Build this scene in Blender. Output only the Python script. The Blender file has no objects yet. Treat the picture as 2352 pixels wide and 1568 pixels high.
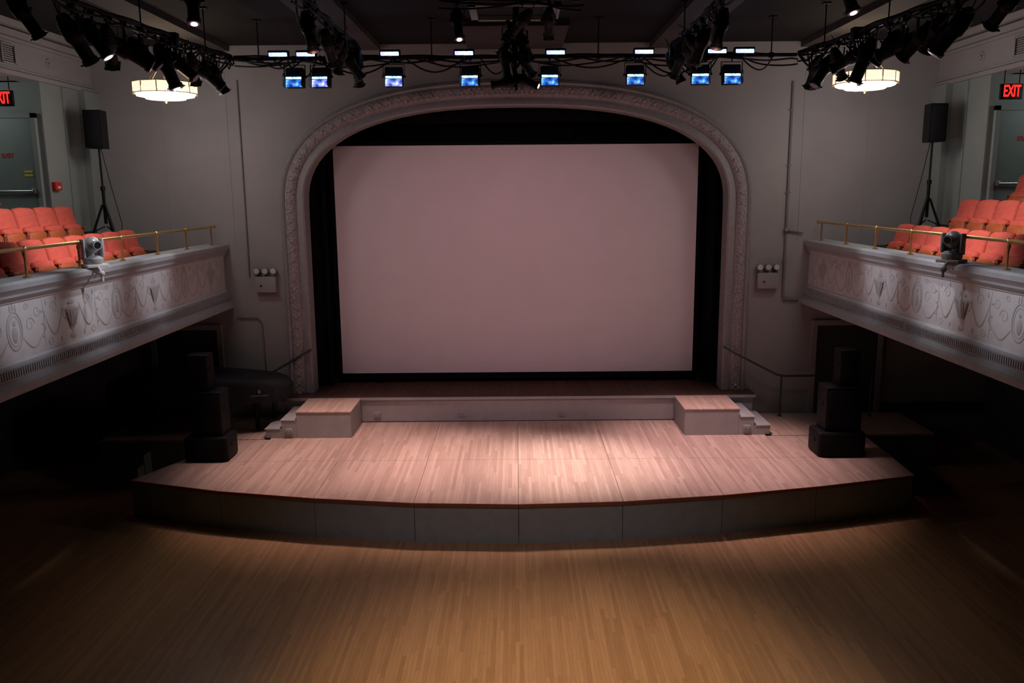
import bpy, bmesh, math, random
from mathutils import Vector, Matrix, Euler
random.seed(7)
scene = bpy.context.scene
COL = scene.collection
scene.view_settings.view_transform = 'Standard'
rad = math.radians

# ------------------------------------------------------------------ materials
def newmat(name):
    m = bpy.data.materials.new(name); m.use_nodes = True
    nt = m.node_tree
    return m, nt, nt.nodes['Principled BSDF']

def mat(name, col, rough=.6, metal=0, var=.12, vscale=6, bump=0, bscale=60, emit=None, estr=0, spec=.4):
    m, nt, b = newmat(name)
    tc = nt.nodes.new('ShaderNodeTexCoord')
    n = nt.nodes.new('ShaderNodeTexNoise'); n.inputs['Scale'].default_value = vscale
    n.inputs['Detail'].default_value = 4
    nt.links.new(tc.outputs['Object'], n.inputs['Vector'])
    r = nt.nodes.new('ShaderNodeValToRGB')
    c = Vector(col)
    lo = [max(0, x*(1-var)) for x in c]; hi = [min(1, x*(1+var)) for x in c]
    r.color_ramp.elements[0].position = .3; r.color_ramp.elements[1].position = .7
    r.color_ramp.elements[0].color = (*lo, 1); r.color_ramp.elements[1].color = (*hi, 1)
    nt.links.new(n.outputs['Fac'], r.inputs['Fac'])
    nt.links.new(r.outputs['Color'], b.inputs['Base Color'])
    b.inputs['Roughness'].default_value = rough
    b.inputs['Metallic'].default_value = metal
    b.inputs['Specular IOR Level'].default_value = spec
    if bump:
        n2 = nt.nodes.new('ShaderNodeTexNoise'); n2.inputs['Scale'].default_value = bscale
        nt.links.new(tc.outputs['Object'], n2.inputs['Vector'])
        bp = nt.nodes.new('ShaderNodeBump'); bp.inputs['Strength'].default_value = bump
        bp.inputs['Distance'].default_value = .01
        nt.links.new(n2.outputs['Fac'], bp.inputs['Height'])
        nt.links.new(bp.outputs['Normal'], b.inputs['Normal'])
    if emit:
        b.inputs['Emission Color'].default_value = (*emit, 1)
        b.inputs['Emission Strength'].default_value = estr
    return m

def glassmat(name, stops, strength, scale=12):
    m, nt, b = newmat(name)
    tc = nt.nodes.new('ShaderNodeTexCoord')
    n = nt.nodes.new('ShaderNodeTexNoise'); n.inputs['Scale'].default_value = scale; n.inputs['Detail'].default_value = 3
    nt.links.new(tc.outputs['Object'], n.inputs['Vector'])
    r = nt.nodes.new('ShaderNodeValToRGB')
    r.color_ramp.elements[0].position = .35; r.color_ramp.elements[0].color = (*stops[0], 1)
    r.color_ramp.elements[1].position = .68; r.color_ramp.elements[1].color = (*stops[2], 1)
    e = r.color_ramp.elements.new(.52); e.color = (*stops[1], 1)
    nt.links.new(n.outputs['Fac'], r.inputs['Fac'])
    nt.links.new(r.outputs['Color'], b.inputs['Emission Color'])
    b.inputs['Base Color'].default_value = (.02, .03, .08, 1)
    b.inputs['Emission Strength'].default_value = strength
    b.inputs['Roughness'].default_value = .3
    return m

def wood(name, c1, c2, gap, rh=.045, length=1.3, gapw=.035, rough=.4, spec=.3, grain=.86):
    """strip flooring: boards run along Y, every strip has its own random offset and tone"""
    m, nt, b = newmat(name)
    L = nt.links.new
    def math_(op, a=None, b_=None, v1=None, v2=None):
        nd = nt.nodes.new('ShaderNodeMath'); nd.operation = op
        if a is not None: L(a, nd.inputs[0])
        elif v1 is not None: nd.inputs[0].default_value = v1
        if b_ is not None: L(b_, nd.inputs[1])
        elif v2 is not None: nd.inputs[1].default_value = v2
        return nd.outputs[0]
    tc = nt.nodes.new('ShaderNodeTexCoord'); sx = nt.nodes.new('ShaderNodeSeparateXYZ'); L(tc.outputs['Object'], sx.inputs[0])
    u = math_('DIVIDE', sx.outputs[0], v2=rh); row = math_('FLOOR', u); fx = math_('FRACT', u)
    wn = nt.nodes.new('ShaderNodeTexWhiteNoise'); wn.noise_dimensions = '1D'; L(row, wn.inputs['W'])
    v = math_('DIVIDE', sx.outputs[1], v2=length)
    off = math_('MULTIPLY', wn.outputs['Value'], v2=7.3)
    v2_ = math_('ADD', v, off); col = math_('FLOOR', v2_); fy = math_('FRACT', v2_)
    cb = nt.nodes.new('ShaderNodeCombineXYZ'); L(row, cb.inputs[0]); L(col, cb.inputs[1])
    wn2 = nt.nodes.new('ShaderNodeTexWhiteNoise'); wn2.noise_dimensions = '2D'; L(cb.outputs[0], wn2.inputs['Vector'])
    mx = nt.nodes.new('ShaderNodeMix'); mx.data_type = 'RGBA'
    mx.inputs[6].default_value = (*c1, 1); mx.inputs[7].default_value = (*c2, 1); L(wn2.outputs['Value'], mx.inputs[0])
    sc = nt.nodes.new('ShaderNodeMapping'); sc.inputs['Scale'].default_value = (40, 1.6, 1); L(tc.outputs['Object'], sc.inputs['Vector'])
    n = nt.nodes.new('ShaderNodeTexNoise'); n.inputs['Scale'].default_value = 1.6; n.inputs['Detail'].default_value = 4; L(sc.outputs['Vector'], n.inputs['Vector'])
    r = nt.nodes.new('ShaderNodeValToRGB'); r.color_ramp.elements[0].position = .3; r.color_ramp.elements[1].position = .7
    r.color_ramp.elements[0].color = (grain, grain*.97, grain*.94, 1); r.color_ramp.elements[1].color = (1, 1, 1, 1); L(n.outputs['Fac'], r.inputs['Fac'])
    m2 = nt.nodes.new('ShaderNodeMix'); m2.data_type = 'RGBA'; m2.blend_type = 'MULTIPLY'; m2.inputs[0].default_value = 1
    L(mx.outputs[2], m2.inputs[6]); L(r.outputs['Color'], m2.inputs[7])
    g1 = math_('LESS_THAN', fx, v2=gapw); g2 = math_('LESS_THAN', fy, v2=.0022/length); gg_ = math_('MAXIMUM', g1, g2)
    m3 = nt.nodes.new('ShaderNodeMix'); m3.data_type = 'RGBA'; L(gg_, m3.inputs[0]); L(m2.outputs[2], m3.inputs[6]); m3.inputs[7].default_value = (*gap, 1)
    L(m3.outputs[2], b.inputs['Base Color'])
    b.inputs['Roughness'].default_value = rough; b.inputs['Specular IOR Level'].default_value = spec
    return m

M = {}
M['floor'] = wood('maple_floor', (.56, .33, .165), (.43, .245, .115), (.22, .12, .06), rh=.044, length=1.25, rough=.38, spec=.35)
M['deck'] = wood('stage_deck_wood', (.68, .49, .40), (.50, .345, .275), (.32, .21, .16), rh=.05, length=1.1, rough=.45, spec=.3)
M['deckdark'] = wood('upper_stage_wood', (.09, .045, .035), (.055, .030, .023), (.015, .01, .008), rough=.55, spec=.15)
M['nose'] = mat('stained_edge_wood', (.24, .08, .04), .45)
M['fascia'] = mat('grey_painted_panel', (.26, .30, .26), .7, var=.08, bump=.1)
M['riser'] = mat('pale_grey_riser_paint', (.38, .375, .37), .65, var=.06)
M['wall'] = mat('grey_wall_plaster', (.315, .295, .305), .75, var=.06, vscale=1.5, bump=.15, bscale=25)
M['wallup'] = mat('greenish_wall_paint', (.26, .285, .28), .75, var=.06, vscale=1.5)
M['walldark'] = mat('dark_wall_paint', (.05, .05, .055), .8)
M['mould'] = mat('grey_moulding_paint', (.27, .255, .265), .55, var=.1, vscale=12)
M['orn'] = mat('ornate_plaster', (.30, .265, .27), .5, var=.35, vscale=30, bump=.9, bscale=45)
M['balc'] = mat('balcony_plaster', (.58, .57, .60), .65, var=.05, vscale=8, bump=.15, bscale=40)
M['balcdark'] = mat('balcony_cornice_paint', (.34, .35, .38), .6, var=.07)
M['relief'] = mat('relief_plaster', (.44, .42, .44), .65, var=.08, vscale=20)
M['ceil'] = mat('ceiling_dark_paint', (.014, .013, .016), .9, spec=.2)
M['ceilbeam'] = mat('ceiling_beam_paint', (.065, .06, .065), .8, spec=.2)
M['black'] = mat('black_metal', (.008, .008, .009), .5, var=.2, spec=.2)
M['spk'] = mat('black_speaker_paint', (.008, .008, .010), .6, var=.2, spec=.18)
M['blackcloth'] = mat('black_velour', (.005, .005, .006), .95, spec=.05)
M['cover'] = mat('black_quilted_cover', (.014, .014, .017), .7, var=.3, vscale=14, bump=.4, bscale=20, spec=.3)
M['grille'] = mat('speaker_grille', (.010, .010, .012), .7, bump=.4, bscale=300, spec=.15)
M['screen'] = mat('screen_fabric', (.60, .57, .58), .85, var=.02, vscale=2, spec=.1)
M['brass'] = mat('brass', (.62, .42, .16), .3, metal=.9, var=.1)
M['bronze'] = mat('warm_bronze', (.40, .28, .15), .4, metal=.4, var=.1)
M['seat'] = mat('red_upholstery', (.56, .10, .075), .85, var=.12, vscale=25, bump=.3, bscale=150, spec=.15)
M['seatwood'] = mat('orange_seat_wood', (.40, .09, .03), .45, var=.2, vscale=12)
M['steel'] = mat('dark_steel', (.05, .03, .03), .4, metal=.3)
M['pipe'] = mat('painted_conduit', (.20, .20, .20), .5, metal=.2)
M['rail'] = mat('dark_handrail', (.07, .075, .085), .4, metal=.3)
M['door'] = mat('green_grey_door', (.20, .24, .23), .5, var=.05)
M['doordark'] = mat('dark_door_paint', (.05, .05, .052), .6, var=.05)
M['white'] = mat('white_plastic', (.6, .6, .58), .5, var=.04)
M['silver'] = mat('silver_grey_plastic', (.48, .49, .52), .35, metal=.2, var=.04)
M['grey'] = mat('mid_grey_plastic', (.20, .205, .22), .4, metal=.2, var=.04)
M['chrome'] = mat('brushed_metal', (.5, .5, .5), .3, metal=.9)
M['redsign'] = mat('red_paint', (.65, .03, .02), .5, var=.05)
M['yellow'] = mat('yellow_label', (.75, .55, .08), .6, var=.05)
M['exit'] = mat('exit_letters', (.8, .03, .02), .5, emit=(1, .015, .012), estr=2.2)
M['glow'] = mat('lamp_glow', (1, .95, .9), .5, emit=(1, .88, .78), estr=9)
M['orange'] = mat('lamp_orange_glow', (1, .4, .1), .5, emit=(1, .30, .06), estr=.5)
M['dimglass'] = mat('dark_lens', (.05, .03, .06), .15, emit=(.5, .25, .35), estr=.10)
M['ledw'] = glassmat('led_white_cyan', ((.08, .22, 1), (.35, .70, 1), (1, .92, 1)), 3.2, 22)
M['ledv'] = mat('led_violet', (.7, .5, 1), .4, emit=(.50, .25, 1), estr=3)
M['ledb'] = glassmat('led_blue_glass', ((.005, .02, .12), (.02, .14, .55), (.25, .60, 1)), 1.5, 11)
M['ledp'] = glassmat('led_violet_glass', ((.02, .03, .22), (.16, .24, .8), (.75, .75, 1)), 1.7, 11)
M['shade'] = mat('chandelier_glass', (.9, .85, .75), .5, emit=(1, .80, .58), estr=1.15)
M['shadehot'] = mat('chandelier_lower_glass', (.9, .85, .75), .5, emit=(1, .84, .64), estr=2.2)
M['lampglass'] = mat('emergency_lens', (.6, .56, .55), .2)

# ------------------------------------------------------------------ mesh builder
class MB:
    def __init__(s): s.bm = bmesh.new()
    def box(s, c, sz, rot=None, bevel=0, seg=2):
        Mx = Matrix.Translation(c) @ (rot.to_matrix().to_4x4() if rot else Matrix()) @ Matrix.Diagonal((*sz, 1))
        r = bmesh.ops.create_cube(s.bm, size=1, matrix=Mx)
        if bevel:
            ed = list({e for v in r['verts'] for e in v.link_edges})
            bmesh.ops.bevel(s.bm, geom=ed, offset=bevel, segments=seg, profile=.5, affect='EDGES')
        return s
    def b2(s, lo, hi, bevel=0, seg=2):
        lo, hi = Vector(lo), Vector(hi)
        return s.box((lo+hi)/2, (hi-lo), bevel=bevel, seg=seg)
    def cyl(s, p0, p1, r, r2=None, seg=14, caps=True):
        p0, p1 = Vector(p0), Vector(p1); d = p1-p0
        q = d.to_track_quat('Z', 'Y').to_matrix().to_4x4()
        bmesh.ops.create_cone(s.bm, cap_ends=caps, segments=seg, radius1=r, radius2=r if r2 is None else r2,
                              depth=d.length, matrix=Matrix.Translation((p0+p1)/2) @ q)
        return s
    def sph(s, c, r, sc=(1, 1, 1), seg=14):
        bmesh.ops.create_uvsphere(s.bm, u_segments=seg, v_segments=max(6, seg//2), radius=r,
                                  matrix=Matrix.Translation(c) @ Matrix.Diagonal((*sc, 1)))
        return s
    def loft(s, loops, closed=True, cap=True, wrap=False):
        vs = [[s.bm.verts.new(p) for p in L] for L in loops]
        n = len(vs[0]); k = len(vs)
        for i in range(k if wrap else k-1):
            a, b = vs[i], vs[(i+1) % k]
            for j in range(n if closed else n-1):
                jj = (j+1) % n
                try: s.bm.faces.new((a[j], a[jj], b[jj], b[j]))
                except ValueError: pass
        if cap and closed and not wrap:
            s.bm.faces.new(list(reversed(vs[0]))); s.bm.faces.new(vs[-1])
        return s
    def prism(s, poly, z0, z1):
        return s.loft([[(x, y, z0) for x, y in poly], [(x, y, z1) for x, y in poly]])
    def lathe(s, prof, c=(0, 0, 0), seg=20, sc=(1, 1)):
        c = Vector(c); loops = []
        for r, z in prof:
            r = max(r, .0005)
            loops.append([c+Vector((r*math.cos(2*math.pi*i/seg)*sc[0], r*math.sin(2*math.pi*i/seg)*sc[1], z)) for i in range(seg)])
        return s.loft(loops)
    def tube(s, pts, r, seg=8):
        pts = [Vector(p) for p in pts]; n = len(pts)
        rs = r if isinstance(r, (list, tuple)) else [r]*n
        up = Vector((0, 0, 1)); loops = []; prev = None
        for i, p in enumerate(pts):
            d = (pts[min(i+1, n-1)]-pts[max(i-1, 0)]).normalized()
            if prev is None:
                a = d.cross(up)
                if a.length < .05: a = d.cross(Vector((0, 1, 0)))
                a.normalize()
            else:
                a = prev-d*prev.dot(d); a.normalize()
            prev = a; b = d.cross(a)
            loops.append([p+(a*math.cos(2*math.pi*j/seg)+b*math.sin(2*math.pi*j/seg))*rs[i] for j in range(seg)])
        return s.loft(loops)
    def obj(s, name, m, parent=None, label=None, category=None, kind=None, group=None, smooth=True, loc=None, keep=False, ang=35):
        bmesh.ops.recalc_face_normals(s.bm, faces=s.bm.faces)
        me = bpy.data.meshes.new(name)
        off = Vector((0, 0, 0))
        if parent is None and not keep and loc is None:
            xs = [v.co for v in s.bm.verts]
            lo = Vector([min(v[i] for v in xs) for i in range(3)]); hi = Vector([max(v[i] for v in xs) for i in range(3)])
            off = Vector(((lo.x+hi.x)/2, (lo.y+hi.y)/2, lo.z))
            bmesh.ops.translate(s.bm, verts=s.bm.verts, vec=-off)
        s.bm.to_mesh(me); s.bm.free()
        me.materials.append(m)
        if smooth:
            me.polygons.foreach_set('use_smooth', [True]*len(me.polygons))
            me.set_sharp_from_angle(angle=rad(ang))
        o = bpy.data.objects.new(name, me); COL.objects.link(o)
        o.location = off if loc is None else loc
        if parent: o.parent = parent
        if label: o['label'] = label
        if category: o['category'] = category
        if kind: o['kind'] = kind
        if group: o['group'] = group
        return o

def thing(name, label, category, loc=(0, 0, 0), rz=0, group=None):
    o = bpy.data.objects.new(name, None); o.empty_display_size = .1
    COL.objects.link(o); o.location = loc; o.rotation_euler = (0, 0, rz)
    o['label'] = label; o['category'] = category
    if group: o['group'] = group
    return o

def clone(root, parent=None):
    n = root.copy(); COL.objects.link(n)
    if parent: n.parent = parent
    for ch in list(root.children): clone(ch, n)
    return n

def textmesh(body, size, name, m, parent, loc, rot, ext=.004):
    cu = bpy.data.curves.new('txt', 'FONT'); cu.body = body; cu.size = size; cu.extrude = ext
    cu.align_x = 'CENTER'; cu.align_y = 'CENTER'; cu.offset = size*.02
    t = bpy.data.objects.new('txt', cu); COL.objects.link(t)
    dg = bpy.context.evaluated_depsgraph_get()
    me = bpy.data.meshes.new_from_object(t.evaluated_get(dg))
    bpy.data.objects.remove(t)
    me.materials.clear(); me.materials.append(m)
    o = bpy.data.objects.new(name, me); COL.objects.link(o)
    o.parent = parent; o.location = loc; o.rotation_euler = rot
    return o

S = dict(kind='structure')
YW = 15.85      # plane of the proscenium wall
# ------------------------------------------------------------------ room shell
MB().b2((-10.7, -4, -.2), (10.7, 16.2, 0)).obj('floor', M['floor'], keep=True, smooth=False, **S)
MB().b2((-10.7, -4, 7.6), (10.7, 16.2, 7.8)).obj('ceiling', M['ceil'], keep=True, smooth=False, **S)

HW, ZS, ZT, NE = 4.0, 4.7, 6.52, 2.5
def arch(n=40):
    pts = []
    for i in range(n+1):
        t = math.pi*(1-i/n); c, s_ = math.cos(t), math.sin(t)
        pts.append((HW*math.copysign(abs(c)**(2/NE), c), ZS+(ZT-ZS)*abs(s_)**(2/NE)))
    return pts
A = arch()
w = MB()
w.b2((-10.7, YW, 0), (-HW, YW+.3, 7.6)); w.b2((HW, YW, 0), (10.7, YW+.3, 7.6))
loops = []
for x, z in A:
    loops.append([(x, YW, z), (x, YW, 7.6), (x, YW+.3, 7.6), (x, YW+.3, z)])
w.loft(loops)
w.obj('wall_front', M['wall'], keep=True, smooth=False, **S)
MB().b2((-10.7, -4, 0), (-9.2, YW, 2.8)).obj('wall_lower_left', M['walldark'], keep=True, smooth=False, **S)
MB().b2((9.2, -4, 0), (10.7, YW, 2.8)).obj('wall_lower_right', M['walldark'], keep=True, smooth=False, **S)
MB().b2((-10.9, -4, 2.8), (-10.7, 16.2, 7.6)).obj('wall_left', M['wallup'], keep=True, smooth=False, **S)
MB().b2((10.7, -4, 2.8), (10.9, 16.2, 7.6)).obj('wall_right', M['wallup'], keep=True, smooth=False, **S)
MB().b2((-10.7, -4.2, 0), (10.7, -4, 7.6)).obj('wall_back', M['walldark'], keep=True, smooth=False, **S)
# stage house
MB().b2((-5.2, 18.6, 0), (5.2, 18.8, 8)).obj('wall_stage_back', M['blackcloth'], keep=True, smooth=False, **S)
MB().b2((-5.2, 16.15, 0), (-5.0, 18.6, 8)).obj('wall_stage_left', M['blackcloth'], keep=True, smooth=False, **S)
MB().b2((5.0, 16.15, 0), (5.2, 18.6, 8)).obj('wall_stage_right', M['blackcloth'], keep=True, smooth=False, **S)
MB().b2((-5.2, 16.15, 8), (5.2, 18.8, 8.1)).obj('ceiling_stage', M['blackcloth'], keep=True, smooth=False, **S)

for sg, nm in ((-1, 'left'), (1, 'right')):
    def X(a, b): return (min(sg*a, sg*b), max(sg*a, sg*b))
    x0, x1 = X(7.8, 10.7)
    MB().b2((x0, 14.1, 4.3), (x1, YW, 6.78)).obj('wall_upper_'+nm, M['wallup'], keep=True, smooth=False, **S)
    t = MB(); a, b = X(7.8, 8.1); t.b2((a, 3, 6.78), (b, YW, 7.6))
    a, b = X(8.1, 10.7); t.b2((a, 3, 6.80), (b, 14.1, 6.95))
    for z, h, p in ((6.78, .07, .06), (6.87, .03, .03), (7.30, .05, .05), (7.36, .10, .09), (7.5, .1, .14)):
        a, b = X(7.8-p, 7.8); t.b2((a, 3, z), (b, YW, z+h))
    t.obj('trim_1' if sg < 0 else 'trim_2', M['wall'], keep=True, smooth=False, **S)
    t = MB(); a, b = X(7.68, 7.8); t.b2((a, 15.3, 3.9), (b, YW, 6.78)); a, b = X(7.78, 7.8); t.b2((a, 14.75, 3.9), (b, 14.78, 6.78))
    t.obj('trim_3' if sg < 0 else 'trim_4', M['wallup'], keep=True, smooth=False, **S)
    t = MB(); a, b = X(0, 7.66); t.b2((a, YW-.10, 7.42), (b, YW, 7.6)); t.b2((a, YW-.05, 7.36), (b, YW, 7.42))
    for xx in (5.35, 6.55):
        a, b = X(xx, xx+.025); t.b2((a, YW-.012, 4.0), (b, YW, 7.36))
    t.obj('trim_5' if sg < 0 else 'trim_6', M['wall'], keep=True, smooth=False, **S)
    t = MB()
    a, b = X(5.72, 5.82); t.b2((a, YW-.05, .61), (b, YW, 2.36))
    a, b = X(7.02, 7.12); t.b2((a, YW-.05, .61), (b, YW, 2.36))
    a, b = X(5.72, 7.12); t.b2((a, YW-.06, 2.36), (b, YW, 2.46))
    t.obj('trim_7' if sg < 0 else 'trim_8', M['wall'], keep=True, smooth=False, **S)
    a, b = X(5.82, 7.02); MB().b2((a, YW-.03, .62), (b, YW, 2.36)).obj('door_1' if sg < 0 else 'door_2', M['doordark'], keep=True, smooth=False, **S)
    a, b = X(7.12, 9.2); MB().b2((a, YW-.03, .61), (b, YW, .80)).obj('baseboard_'+nm, M['walldark'], keep=True, smooth=False, **S)
    t = MB()
    for (xa, xb) in ((2.45, 3.15), (5.2, 5.7)):
        a, b = X(xa, xb); t.b2((a, 3, 7.5), (b, YW-.1, 7.6))
    a, b = X(.0, .85); t.b2((a, 13.6, 7.5), (b, YW-.1, 7.6))
    t.obj('trim_9' if sg < 0 else 'trim_10', M['ceilbeam'], keep=True, smooth=False, **S)

h = thing('ceiling_hatch', 'dark rectangular ceiling hatch in a pale frame', 'ceiling hatch', (0, 12.7, 7.6))
t = MB()
for s_ in (-1, 1):
    t.b2((s_*.60-.05, -.55, -.10), (s_*.60+.05, .55, 0)); t.b2((-.65, s_*.5-.05, -.10), (.65, s_*.5+.05, 0))
t.obj('frame', M['wallup'], h, smooth=False)
MB().b2((-.55, -.45, -.04), (.55, .45, 0)).obj('panel', M['black'], h, smooth=False)

# ------------------------------------------------------------------ proscenium moulding
def sweep(profile, path):
    loops = []
    n = len(path)
    for i, (x, z) in enumerate(path):
        a = path[max(i-1, 0)]; b = path[min(i+1, n-1)]
        d = Vector((b[0]-a[0], b[1]-a[1])).normalized()
        nx, nz = -d.y, d.x
        loops.append([(x+nx*u, YW-v, z+nz*u) for u, v in profile])
    return loops
path = [(-HW, 1.102+i*.4) for i in range(9)] + A[:] + [(HW, 4.302-i*.4) for i in range(9)]
p = thing('proscenium_frame', 'grey moulded plaster arch framing the stage opening', 'proscenium arch', (0, YW, 1.1))
def wp(b): bmesh.ops.translate(b.bm, verts=b.bm.verts, vec=(0, -YW, -1.1)); return b
wp(MB().loft(sweep([(-.01, -.32), (-.01, .06), (.02, .08), (.10, .06), (.13, .035), (.155, .035), (.155, -.02)], path))).obj('inner_band', M['mould'], p)
t = MB()
n = len(path)
dense = []
for i in range(n-1):
    a, b = Vector(path[i]), Vector(path[i+1]); L = (b-a).length
    k = max(1, int(L/.02))
    for j in range(k): dense.append((a.lerp(b, j/k), (b-a).normalized()))
last = None
for (pt, d) in dense:
    if last is None or (pt-last).length > .17:
        last = pt; nx, nz = -d.y, d.x
        for (u, v, r) in ((.258, 0, .042), (.21, .045, .024), (.306, .045, .024), (.21, -.045, .024), (.306, -.045, .024)):
            t.sph((pt.x+nx*u+d.x*v, YW-.095, pt.y+nz*u+d.y*v), r, sc=(1, .5, 1), seg=8)
t.loft(sweep([(.155, -.01), (.155, .05), (.18, .075), (.225, .095), (.285, .10), (.33, .09), (.36, .06), (.36, -.01)], path))
wp(t).obj('ornate_band', M['orn'], p, label='ornate leaf-patterned plaster band')
wp(MB().loft(sweep([(.36, -.01), (.36, .07), (.385, .09), (.405, .10), (.42, .09), (.43, .065), (.445, .065), (.455, .045), (.462, .02), (.465, -.01)], path))).obj('outer_bead', M['mould'], p)

# ------------------------------------------------------------------ upper stage, platform
u = thing('upper_stage', 'dark wood upper stage with pale grey riser', 'stage', (0, 15.4, 0))
t = MB(); t.b2((-4.5, 0.02, 0), (4.5, .44, 1.06)); t.b2((-3.97, .44, 0), (3.97, .76, 1.06)); t.b2((-4.98, .76, 0), (4.98, 3.18, 1.06)); t.obj('base', M['riser'], u, smooth=False)
t = MB(); t.b2((-4.55, -.03, 1.06), (4.55, .43, 1.1)); t.b2((-3.97, .43, 1.06), (3.97, .76, 1.1)); t.b2((-4.98, .76, 1.06), (4.98, 3.18, 1.1)); t.obj('deck', M['deckdark'], u, smooth=False)
MB().b2((-4.5, 0, .62), (4.5, .02, 1.06)).obj('riser', M['riser'], u, smooth=False)
MB().b2((-4.55, -.045, 1.05), (4.55, -.03, 1.1)).obj('nosing', M['riser'], u, smooth=False)
def outlet(x, y, z):
    o = thing('wall_outlet', 'small white electrical outlet box on the grey riser', 'outlet', (x, y, z), group='riser outlets')
    MB().box((0, -.015, 0), (.13, .03, .11), bevel=.008).obj('cover_plate', M['riser'], o)
    t = MB()
    for s_ in (-.03, .03): t.box((s_, -.032, 0), (.035, .006, .06), bevel=.002)
    t.obj('socket', M['fascia'], o)
for x in (-2.7, -1.08, .85): outlet(x, 15.4, .76)

xs = [-6.0, -4.45, -2.97, -1.49, 0, 1.49, 2.97, 4.45, 6.1]
fy = [12.22, 11.72, 11.40, 11.18, 11.1, 11.18, 11.40, 11.72, 12.17]
pf = thing('stage_platform', 'curved-front wooden stage platform with grey fascia panels', 'stage platform', (0, 12, 0))
def wq(b): bmesh.ops.translate(b.bm, verts=b.bm.verts, vec=(0, -12, 0)); return b
g = .003
deck = MB(); fas = MB(); nos = MB(); under = MB()
for i in range(8):
    xa, xb = xs[i]+g, xs[i+1]-g; ya, yb = fy[i], fy[i+1]
    ba, bb = xa, xb
    if i == 0: ba = -5.60
    if i == 7: bb = 6.15
    deck.prism([(xa, ya-.02), (xb, yb-.02), (bb, 13.07-g), (ba, 13.07-g)], .57, .61)
    ca, cb = ba, bb; yback = 15.38 if 0 < i < 7 else 14.29
    if i == 0: ca = -5.08
    if i == 7: cb = 6.2
    deck.prism([(ba, 13.07+g), (bb, 13.07+g), (cb, yback), (ca, yback)], .57, .61)
    under.prism([(xa, ya+.06), (xb, yb+.06), (cb, yback), (ca, yback)], .001, .565)
    d = Vector((xb-xa, yb-ya)).normalized(); nx, ny = d.y, -d.x
    e = .02; gg = .002
    fas.prism([(xa+gg, ya+e), (xb-gg, yb+e), (xb-gg-nx*.03, yb+e+.03), (xa+gg-nx*.03, ya+e+.03)], 0, .565)
    nos.prism([(xa, ya-.035), (xb, yb-.035), (xb, yb-.02), (xa, ya-.02)], .565, .612)
fas.prism([(-6.0, 12.24), (-5.97, 12.24), (-5.06, 14.29), (-5.09, 14.29)], 0, .565)
fas.prism([(6.07, 12.2), (6.1, 12.2), (6.2, 14.29), (6.17, 14.29)], 0, .565)
pd = wq(deck).obj('deck', M['deck'], pf, smooth=False)
wq(fas).obj('fascia', M['fascia'], pf, smooth=False, label='grey painted fascia panels')
wq(nos).obj('nosing', M['nose'], pf, smooth=False, label='reddish-brown stained edge strip')
wq(under).obj('understructure', M['black'], pf, smooth=False)
for sg in (-1, 1):
    s_ = thing('side_platform', 'low wooden side platform with grey front beside the steps', 'stage platform', (sg*6.0, 15.0, 0))
    xi = 4.57
    a, b = (-7.5+6.0, -xi+6.0) if sg < 0 else (xi-6.0, 7.5-6.0)
    MB().b2((a, -.68, .57), (b, .82, .61)).obj('deck', M['deck'], s_, smooth=False)
    MB().b2((a, -.66, 0), (b, .82, .57)).obj('base', M['fascia'], s_, smooth=False)

for sg in (-1, 1):
    s_ = thing('stage_steps', 'grey box with wooden top and two side steps', 'steps', (sg*3.5, 14.9, .61))
    def bx(mb, xa, xb, z0, z1, y0=14.37, y1=15.34):
        a, b = min(sg*xa, sg*xb)-sg*3.5, max(sg*xa, sg*xb)-sg*3.5
        mb.b2((a, y0-14.9, z0-.61), (b, y1-14.9, z1-.61), bevel=.004, seg=1)
    t = MB(); bx(t, 3.0, 3.98, .611, 1.075); bx(t, 3.982, 4.25, .611, .93); bx(t, 4.252, 4.54, .611, .77); t.obj('body', M['riser'], s_, smooth=False)
    t = MB(); bx(t, 2.99, 3.99, 1.076, 1.10, 14.36); t.obj('top', M['deck'], s_, smooth=False, label='pale wooden top board')
    t = MB(); bx(t, 3.992, 4.27, .931, .95, 14.36); bx(t, 4.272, 4.56, .771, .79, 14.36); t.obj('tread', M['riser'], s_, smooth=False)
outlet(-4.12, 14.37, .74); outlet(4.12, 14.37, .74)

def sidestair(sg, pts, label):
    s_ = thing('side_stairs', label, 'stairs', (sg*6.9, 13.8, 0))
    t = MB()
    for (xa, xb, ya, yb, z) in pts:
        a, b = min(sg*xa, sg*xb)-sg*6.9, max(sg*xa, sg*xb)-sg*6.9
        t.b2((a, ya-13.8, 0), (b, yb-13.8, z-.03))
    t.obj('body', M['fascia'], s_, smooth=False)
    t = MB()
    for (xa, xb, ya, yb, z) in pts:
        a, b = min(sg*xa, sg*xb)-sg*6.9, max(sg*xa, sg*xb)-sg*6.9
        t.b2((a-.01, ya-.01-13.8, z-.028), (b+.01, yb-13.8, z))
    t.obj('tread', M['walldark'], s_, smooth=False)
sidestair(1, [(6.24, 6.52, 12.9, 14.2, .46), (6.54, 6.80, 12.9, 14.2, .31), (6.82, 7.1, 12.9, 14.2, .16)], 'dark side stairs leading down from the platform')
sidestair(-1, [(6.6, 7.4, 14.0, 14.28, .46), (6.6, 7.4, 13.72, 13.98, .31), (6.6, 7.4, 13.44, 13.7, .16)], 'dark steps leading up to the side platform')

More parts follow.
